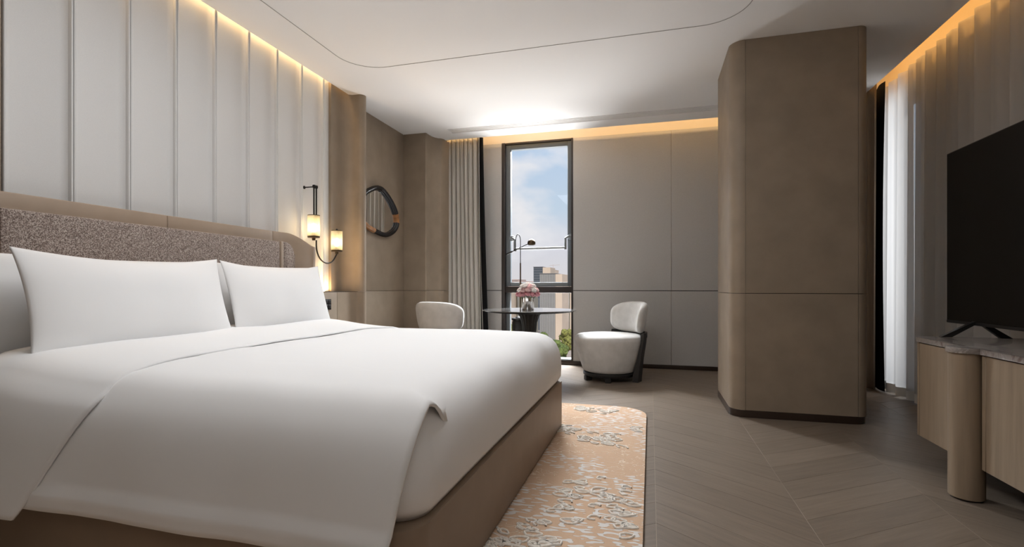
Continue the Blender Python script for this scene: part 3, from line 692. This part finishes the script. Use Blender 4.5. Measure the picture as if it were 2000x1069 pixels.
def rose(r, m, name='rose_head'):
    bm_ = bmesh.new()
    for L_ in range(3):
        np_ = 5; rr_ = r*(1.0-.27*L_)
        for k in range(np_):
            a = 2*pi*k/np_+L_*.6; pts = []
            for iu in range(5):
                rw = []
                for iv in range(4):
                    aa = a+(iu/4-.5)*1.75; hh = iv/3
                    rad = rr_*(.35+.65*sin(hh*pi*.62+.25))*(1+.05*sin(aa*7)); z = r*(-.55+1.35*hh*(1+.08*L_)-.18*abs(iu/4-.5)*2*hh)
                    rw.append(bm_.verts.new((rad*cos(aa), rad*sin(aa), z)))
                pts.append(rw)
            for iu in range(4):
                for iv in range(3): bm_.faces.new((pts[iu][iv], pts[iu+1][iv], pts[iu+1][iv+1], pts[iu][iv+1]))
    bmesh.ops.create_icosphere(bm_, subdivisions=2, radius=r*.62, matrix=Matrix.Translation((0, 0, -.02*r)))
    me = bpy.data.meshes.new(name); bm_.to_mesh(me); bm_.free(); me.materials.append(M[m]); me.polygons.foreach_set('use_smooth', [True]*len(me.polygons)); return me
RM = {k: rose(.036, 'rose_'+k) for k in ('white', 'blush', 'pink')}
fr = random.Random(5); fz = TZ+.155; cols = {'white': 'creamy white rose', 'blush': 'pale blush rose', 'pink': 'deep pink rose'}
slots = [(0, 0, .115, 'white')]
slots += [(.052, a, .098, ['white', 'white', 'blush', 'white', 'white', 'blush'][i]) for i, a in enumerate(range(10, 370, 60))]
slots += [(.088, a, .058, ['blush', 'white', 'blush', 'blush', 'white'][i % 5]) for i, a in enumerate(range(0, 360, 36))]
slots += [(.098, a, .018, 'pink') for a in range(15, 375, 30)]
for i, (r_, a, z_, c_) in enumerate(slots):
    f = thing('rose', cols[c_]+' in the bouquet on the round table', 'flower', (VX, VY, TZ+.02), 'roses in the chrome vase')
    p = Vector((VX+r_*cos(radians(a)), VY+r_*sin(radians(a)), fz+z_+fr.uniform(-.005, .005)))
    ho = bpy.data.objects.new('rose_head', RM[c_]); C.objects.link(ho); ho.parent = f; ho.location = p-Vector(f.location)
    ho.rotation_euler = (Vector((cos(radians(a))*r_*9, sin(radians(a))*r_*9, 1)).normalized()).to_track_quat('Z', 'Y').to_euler(); ho.scale = [fr.uniform(.88, 1.05)]*3
    b0 = Vector((VX+.3*r_*cos(radians(a)), VY+.3*r_*sin(radians(a)), TZ+.02)); p1 = p-Vector((.0, 0, .012))
    tube('stem', [b0, (b0+p1)/2+Vector((0, 0, .03)), p1], .0022, 'leaf_green', f, 5)

# ------------------------------------------------------------------ drum side table and curved reading lamp
DX, DY = -1.515, 5.98
dr = thing('side_table', 'small black drum side table under the curved lamp', 'side table', (DX, DY, 0))
lathe('body', [(.001, .003), (.125, .003), (.135, .02), (.135, .56), (.125, .585), (.001, .585)], 'black_wood', dr, (DX, DY, 0), 40)
lathe('top', [(.001, .586), (.138, .586), (.142, .592), (.142, .606), (.138, .612), (.001, .612)], 'frame_black_gloss', dr, (DX, DY, 0), 40)
lp = thing('reading_lamp', 'slender bronze lamp with looped stem and dome head by the window', 'lamp', (-1.545, 5.97, .613))
lx, ly = -1.545, 5.97
lathe('base', [(.001, 0), (.06, 0), (.062, .006), (.05, .014), (.008, .02), (.001, .02)], 'black_metal', lp, (lx, ly, .6135), 28)
tube('pole', [(lx, ly, .63), (lx, ly, 1.29)], .0085, 'bronze', lp, 10)
st = [(lx, ly, 1.28), (lx, ly, 1.50)]+[(lx-.031+.031*cos(radians(a)), ly, 1.56+.085*sin(radians(a))) for a in range(0, 181, 15)]+[(lx-.062, ly, 1.5), (lx-.062, ly, 1.435)]
tube('looped_stem', st, .0048, 'black_metal', lp, 8)
tube('swing_arm', [(lx-.165, ly-.02, 1.405), (lx-.062, ly-.02, 1.45), (lx+.10, ly-.02, 1.523)], .006, 'black_metal', lp, 8)
tube('counterweight', [(lx-.175, ly-.02, 1.40), (lx-.10, ly-.02, 1.433)], .0105, 'black_metal', lp, 10)
lathe('pivot', [(.001, -.012), (.013, -.012), (.013, .03), (.001, .03)], 'black_metal', lp, (lx-.062, ly-.03, 1.448), 12, 'y')
hr = [(.004, .048)]+[(.05*sin(radians(a)), .05*cos(radians(a))) for a in range(15, 121, 12)]+[(.040, -.024), (.046*sin(radians(100)), .0), (.03, .035), (.001, .042)]
lathe('lamp_head', hr, 'bronze', lp, (lx+.145, ly-.02, 1.532), 28, cap=False)

# ------------------------------------------------------------------ chairs
def make_chair(label):
    t = thing('lounge_chair', label, 'chair', (0, 0, 0), 'cream lounge chairs by the round table')
    prof = [(.02, .088), (.24, .088), (.272, .098), (.288, .125), (.315, .21), (.345, .32), (.366, .405), (.371, .435), (.364, .462), (.338, .481), (.28, .489), (.15, .494), (.001, .496)]
    pr = []
    for (r0, h0), (r1, h1) in zip(prof[:-1], prof[1:]):
        pr += [(r0, h0), ((r0+r1)/2, (h0+h1)/2)]
    so = lathe('seat', prof, 'chair_fabric', t, (0, 0, 0), 64, angle=None)
    # curved padded back, centred on +X
    NA, NR = 72, 18; A_, zc, hz = radians(60), .665, .170
    fr_, bk = [], []
    def sp(r, th, sd_):
        c_, s_ = cos(th), sin(th); n_ = 2/3.8
        uu = math.copysign(abs(c_)**n_, c_)*r; vv = math.copysign(abs(s_)**n_, s_)*r
        tk = .046*(1-r**5)**.5
        a = uu*A_; z = zc+vv*hz*(1-.10*abs(uu)**3)+.012*uu*uu*(-1); rad = .325+sd_*tk+.05*(vv*.5+.5)
        return (rad*cos(a), rad*sin(a), z)
    rows = [[sp(i/NR, 2*pi*k/NA, 1) for k in range(NA)] for i in range(0, NR+1)]+[[sp(i/NR, 2*pi*k/NA, -1) for k in range(NA)] for i in range(NR-1, -1, -1)]
    grid('backrest', rows, 'chair_fabric', t, cv=True)
    # black frame: floor ring, feet, two rear posts, rail under the back
    lathe('base_ring', [(.17, .050), (.275, .050), (.280, .058), (.280, .082), (.275, .087), (.17, .087), (.17, .050)], 'black_wood', t, (0, 0, 0), 48, cap=False)
    for a in (120, 180, 240):
        p = Vector((.25*cos(radians(a)), .25*sin(radians(a)), 0)); bm_ = bmesh.new()
        vs = add_box(bm_, -.035, .035, -.03, .03, .001, .052); bmesh.ops.bevel(bm_, geom=bm_.edges[:], offset=.004, segments=2, affect='EDGES')
        bmesh.ops.transform(bm_, matrix=Matrix.Translation(p) @ Matrix.Rotation(radians(a), 4, 'Z'), verts=bm_.verts); from_bm('foot', bm_, 'black_wood', t)
    for sg in (1, -1):
        a = radians(52)*sg; rows = []
        for h_, ri, ro, hw in ((.001, .285, .345, .055), (.06, .287, .35, .053), (.25, .335, .372, .047), (.42, .374, .400, .045), (.48, .372, .405, .045), (.51, .374, .402, .04)):
            rr_ = []
            for (rad, sd_) in ((ri, -1), (ro, -1), (ro, 1), (ri, 1)):
                ca, sa = cos(a), sin(a); rr_.append((rad*ca-sd_*hw*sa, rad*sa+sd_*hw*ca, h_))
            rows.append(rr_)
        o = grid('post', rows, 'black_wood', t, cv=True, cap=True, angle=30)
    pts = [(.385, radians(-56+112*k/20)) for k in range(21)]
    rows = [[(.376*cos(a), 0) if False else (.376*cos(a), .376*sin(a), .462), (.402*cos(a), .402*sin(a), .462), (.402*cos(a), .402*sin(a), .512), (.376*cos(a), .376*sin(a), .512)] for _, a in pts]
    grid('back_rail', rows, 'black_wood', t, cv=True, cap=True, angle=30)
    return t
ch = make_chair('cream upholstered barrel chair right of the round table, seat and black legs in view')
ch2 = copy_tree(ch); ch2['label'] = 'cream upholstered chair behind the bed, only its curved back showing, beside the drape'
ch.location = (-.43, 5.50, 0); ch.rotation_euler = (0, 0, radians(32))
ch2.location = (-2.205, 5.34, 0); ch2.rotation_euler = (0, 0, radians(-104))

# ------------------------------------------------------------------ television cabinet and television
FX, CZ0, CZ1 = 1.462, .162, .688
cb = thing('media_cabinet', 'light oak media cabinet with round column legs and marble top', 'cabinet', (1.7, 2.1, 0))
prism('carcass', rrect(FX+.016, 1.97, .9, 3.385, .05, 6, (0, 1, 0, 0)), CZ0, CZ1, 'dark_gap', cb)
LEGS = ((1.442, 2.85), (1.442, 1.30))
def front(name, ya, yb): return box(name, FX, FX+.015, ya, yb, CZ0-.002, CZ1-.006, 'wood_light', cb, .0015, 1)
front('door', 2.93, 3.325); front('stile', 2.748, 2.775); front('door', 2.07, 2.745); front('door', 1.385, 2.067); front('stile', .9, 1.22)
prism('corner_panel', [(FX, 3.328)]+[(FX+.06-.06*cos(radians(a)), 3.335+.06*sin(radians(a))) for a in range(0, 91, 10)]+[(1.97, 3.395), (1.97, 3.386)]+[(FX+.06-.045*cos(radians(a)), 3.335+.045*sin(radians(a))) for a in range(90, -1, -10)]+[(FX+.015, 3.328)], CZ0-.002, CZ1-.002, 'wood_light', cb)
for (lx_, ly_) in LEGS:
    lathe('leg', [(.001, .008), (.065, .008), (.068, .011), (.068, CZ1-.001), (.001, CZ1-.001)], 'wood_light', cb, (lx_, ly_, 0), 48)
    lathe('foot_pad', [(.001, .001), (.06, .001), (.06, .0079), (.001, .0079)], 'dark_gap', cb, (lx_, ly_, 0), 32)
edge = FX-.008
out = [(1.98, 3.402), (FX+.06, 3.402)]+[(edge+.066-.066*cos(radians(a)), 3.336+.066*sin(radians(a))) for a in range(80, -1, -10)]
for (lx_, ly_) in LEGS:
    rb = .078; a0 = math.degrees(math.acos((lx_-edge)/rb)) if lx_ > edge else 90
    a0 = math.degrees(math.acos(max(-1, min(1, (edge-lx_)/rb))))
    out += [(lx_+rb*cos(radians(a)), ly_+rb*sin(radians(a))) for a in [a0+(360-2*a0)*k/14 for k in range(15)]]
out += [(edge, .89), (1.98, .89)]
prism('marble_top', out, CZ1, .714, 'marble_cab', cb, .003)
tv = thing('television', 'large black flat screen television standing on the media cabinet', 'television', (1.745, 2.73, .715))
box('housing', 1.742, 1.772, 1.835, 3.640, .782, 1.808, 'tv_bezel', tv, .003)
box('screen', 1.7405, 1.7425, 1.842, 3.634, .800, 1.802, 'tv_black', tv)
box('bottom_bezel', 1.738, 1.7424, 1.842, 3.634, .783, .7985, 'tv_bezel', tv, .001)
for yy in (3.365, 2.11):
    f_ = None; bm = bmesh.new()
    for tx in (1.588, 1.895):
        tube_ = [(1.755, .800), (tx, .722)]; sg = 1 if tx > 1.74 else -1
        pts = [(1.742, .806), (1.770, .806), (tx+.022 if sg > 0 else tx+.03, .7155), (tx-.03 if sg > 0 else tx-.022, .7155)]
        if sg < 0: pts = [(1.736, .806), (1.766, .806), (tx+.040, .7155), (tx-.012, .7155)]
        else: pts = [(1.744, .806), (1.774, .806), (tx+.012, .7155), (tx-.040, .7155)]
        a = [bm.verts.new((p[0], yy-.013, p[1])) for p in pts]; b = [bm.verts.new((p[0], yy+.013, p[1])) for p in pts]
        bm.faces.new(a); bm.faces.new(b[::-1])
        for i in range(4): bm.faces.new((a[i], a[(i+1) % 4], b[(i+1) % 4], b[i]))
    from_bm('stand_foot', bm, 'tv_bezel', tv)

# ------------------------------------------------------------------ the city outside
K = 2.0
def cx3(x, y, z): return (x*K, y*K, 1+(z-1)*K)
def cbox(name, x0, x1, y0, y1, z0, z1, m, parent):
    a = cx3(x0, y0, z0); b = cx3(x1, y1, z1); return box(name, a[0], b[0], a[1], b[1], a[2], b[2], m, parent)
GR = -33
gd = cbox('ground', -400, 300, 60, 900, GR-1, GR, 'plaza', None); tag(gd, 'pale paved city ground far below the window', 'ground', kind='structure')
def building(label, x0, x1, y0, y1, top, wall, fins=0, fin_m='bldg_fin', floors=0, side=None, roof=True):
    t = thing('building', label, 'building', cx3((x0+x1)/2, (y0+y1)/2, GR))
    cbox('wall', x0, x1, y0, y1, GR, top, wall, t)
    if side: cbox('sunlit_side_wall', side[0], side[1], y0-.3, y1, GR, top-.25, side[2], t)  # sunlit side is cream, shaded front darker: light put into the colours
    for k in range(fins):
        x = x0+(x1-x0)*(k+.5)/fins; cbox('facade_fin', x-.12*(x1-x0)/fins*1.6, x+.12*(x1-x0)/fins*1.6, y0-.5, y0, GR, top-.4, fin_m, t)
    for k in range(floors):
        z = top-1.2-k*2.0; cbox('window_band', x0+.3, x1-.3, y0-.12, y0, z-.8, z, 'bldg_window', t)
    if roof: cbox('roof', x0-.15, x1+.15, y0-.4, y1, top, top+.35, wall, t)
    return t
building('grey tower with pale vertical fins, centre of the skyline', -65.4, -55.7, 300, 325, 8.8, 'bldg_grey', 13, side=(-55.6, -51.5, 'bldg_cream'))
b = building('dark slate office tower behind the finned tower', -87.8, -80.5, 380, 400, 16.1, 'bldg_dark', floors=12, side=(-80.4, -74.4, 'bldg_cream'))
building('cream office block with olive windows at the window edge', -54.5, -47, 345, 370, 7.9, 'bldg_olive', 3, 'bldg_cream')
building('hazy dark high-rise at the far edge of the view', -58.7, -50, 400, 420, 17.0, 'bldg_dark', floors=8)
building('cream brick tower with dark window strips seen through the lower pane', -67.6, -64.2, 230, 250, -1.2, 'bldg_cream', floors=14)
building('grey tower with narrow window strips behind the flower vase', -63.2, -56.5, 238, 255, -1.4, 'bldg_olive', 6, 'bldg_grey')
building('low pinkish apartment rows on the horizon', -170, -158, 600, 640, 9.6, 'bldg_pink', floors=2)
building('long low hazy building on the horizon beside the slate tower', -185, -160, 705, 740, 8.2, 'bldg_pink', floors=1)
bt = building('pale far tower behind the finned tower', -101.5, -93, 500, 520, 17.6, 'bldg_cream', floors=3)
p = cx3(-97, 510, 17.97); q = cx3(-97, 510, 24)
cr_ = thing('tower_crane', 'thin red construction crane on the skyline', 'crane', p)
tube('mast', [p, q], .35, 'bldg_pink', cr_, 5); tube('jib', [cx3(-101, 510, 23), cx3(-90, 510, 23.4)], .28, 'bldg_pink', cr_, 5)
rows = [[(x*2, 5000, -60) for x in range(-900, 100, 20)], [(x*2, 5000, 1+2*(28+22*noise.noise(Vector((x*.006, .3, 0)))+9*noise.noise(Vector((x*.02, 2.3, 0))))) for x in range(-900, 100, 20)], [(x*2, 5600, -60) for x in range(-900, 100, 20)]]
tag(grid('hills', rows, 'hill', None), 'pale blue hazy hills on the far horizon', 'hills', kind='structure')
def tree(label, x, y, base, top, r, m, seed):
    p = cx3(x, y, base); q = cx3(x, y, top); t = thing('tree', label, 'tree', p, 'city trees below the window')
    Hh = q[2]-p[2]; R_ = r*K; tube('trunk', [p, (p[0], p[1], p[2]+Hh*.5)], .5, 'trunk', t, 6)
    bm = bmesh.new(); rg = random.Random(seed)
    for k in range(16):
        a = rg.uniform(0, 2*pi); d = rg.uniform(0, .62)*R_; hh = p[2]+Hh*rg.uniform(.42, .88); rad = R_*rg.uniform(.30, .48)
        v = bmesh.ops.create_icosphere(bm, subdivisions=3, radius=rad, matrix=Matrix.Translation((p[0]+d*cos(a), p[1]+d*sin(a), hh)))['verts']
        for w_ in v:
            c = w_.co; w_.co = c+Vector((noise.noise(c*.9), noise.noise(c*.9+Vector((9, 0, 0))), noise.noise(c*.9+Vector((0, 9, 0)))))*rad*.35
    from_bm('crown', bm, m, t, True, None)
tree('tall olive green tree at the right of the lower pane', -35.2, 215, GR, -16.5, 4.2, 'tree_olive', 1)
tree('bright green tree beside the finned tower', -38.2, 205, GR, -19.5, 3.6, 'tree_green', 2)
tree('smaller green tree near the plaza', -33.4, 195, GR, -21.5, 3.4, 'tree_green', 3)
tree('yellow green tree at the left of the lower pane', -59.8, 215, GR, -14.2, 3.0, 'tree_olive', 4)
tree('dark green tree behind the table pedestal', -47.5, 225, GR, -20, 4, 'tree_green', 5)
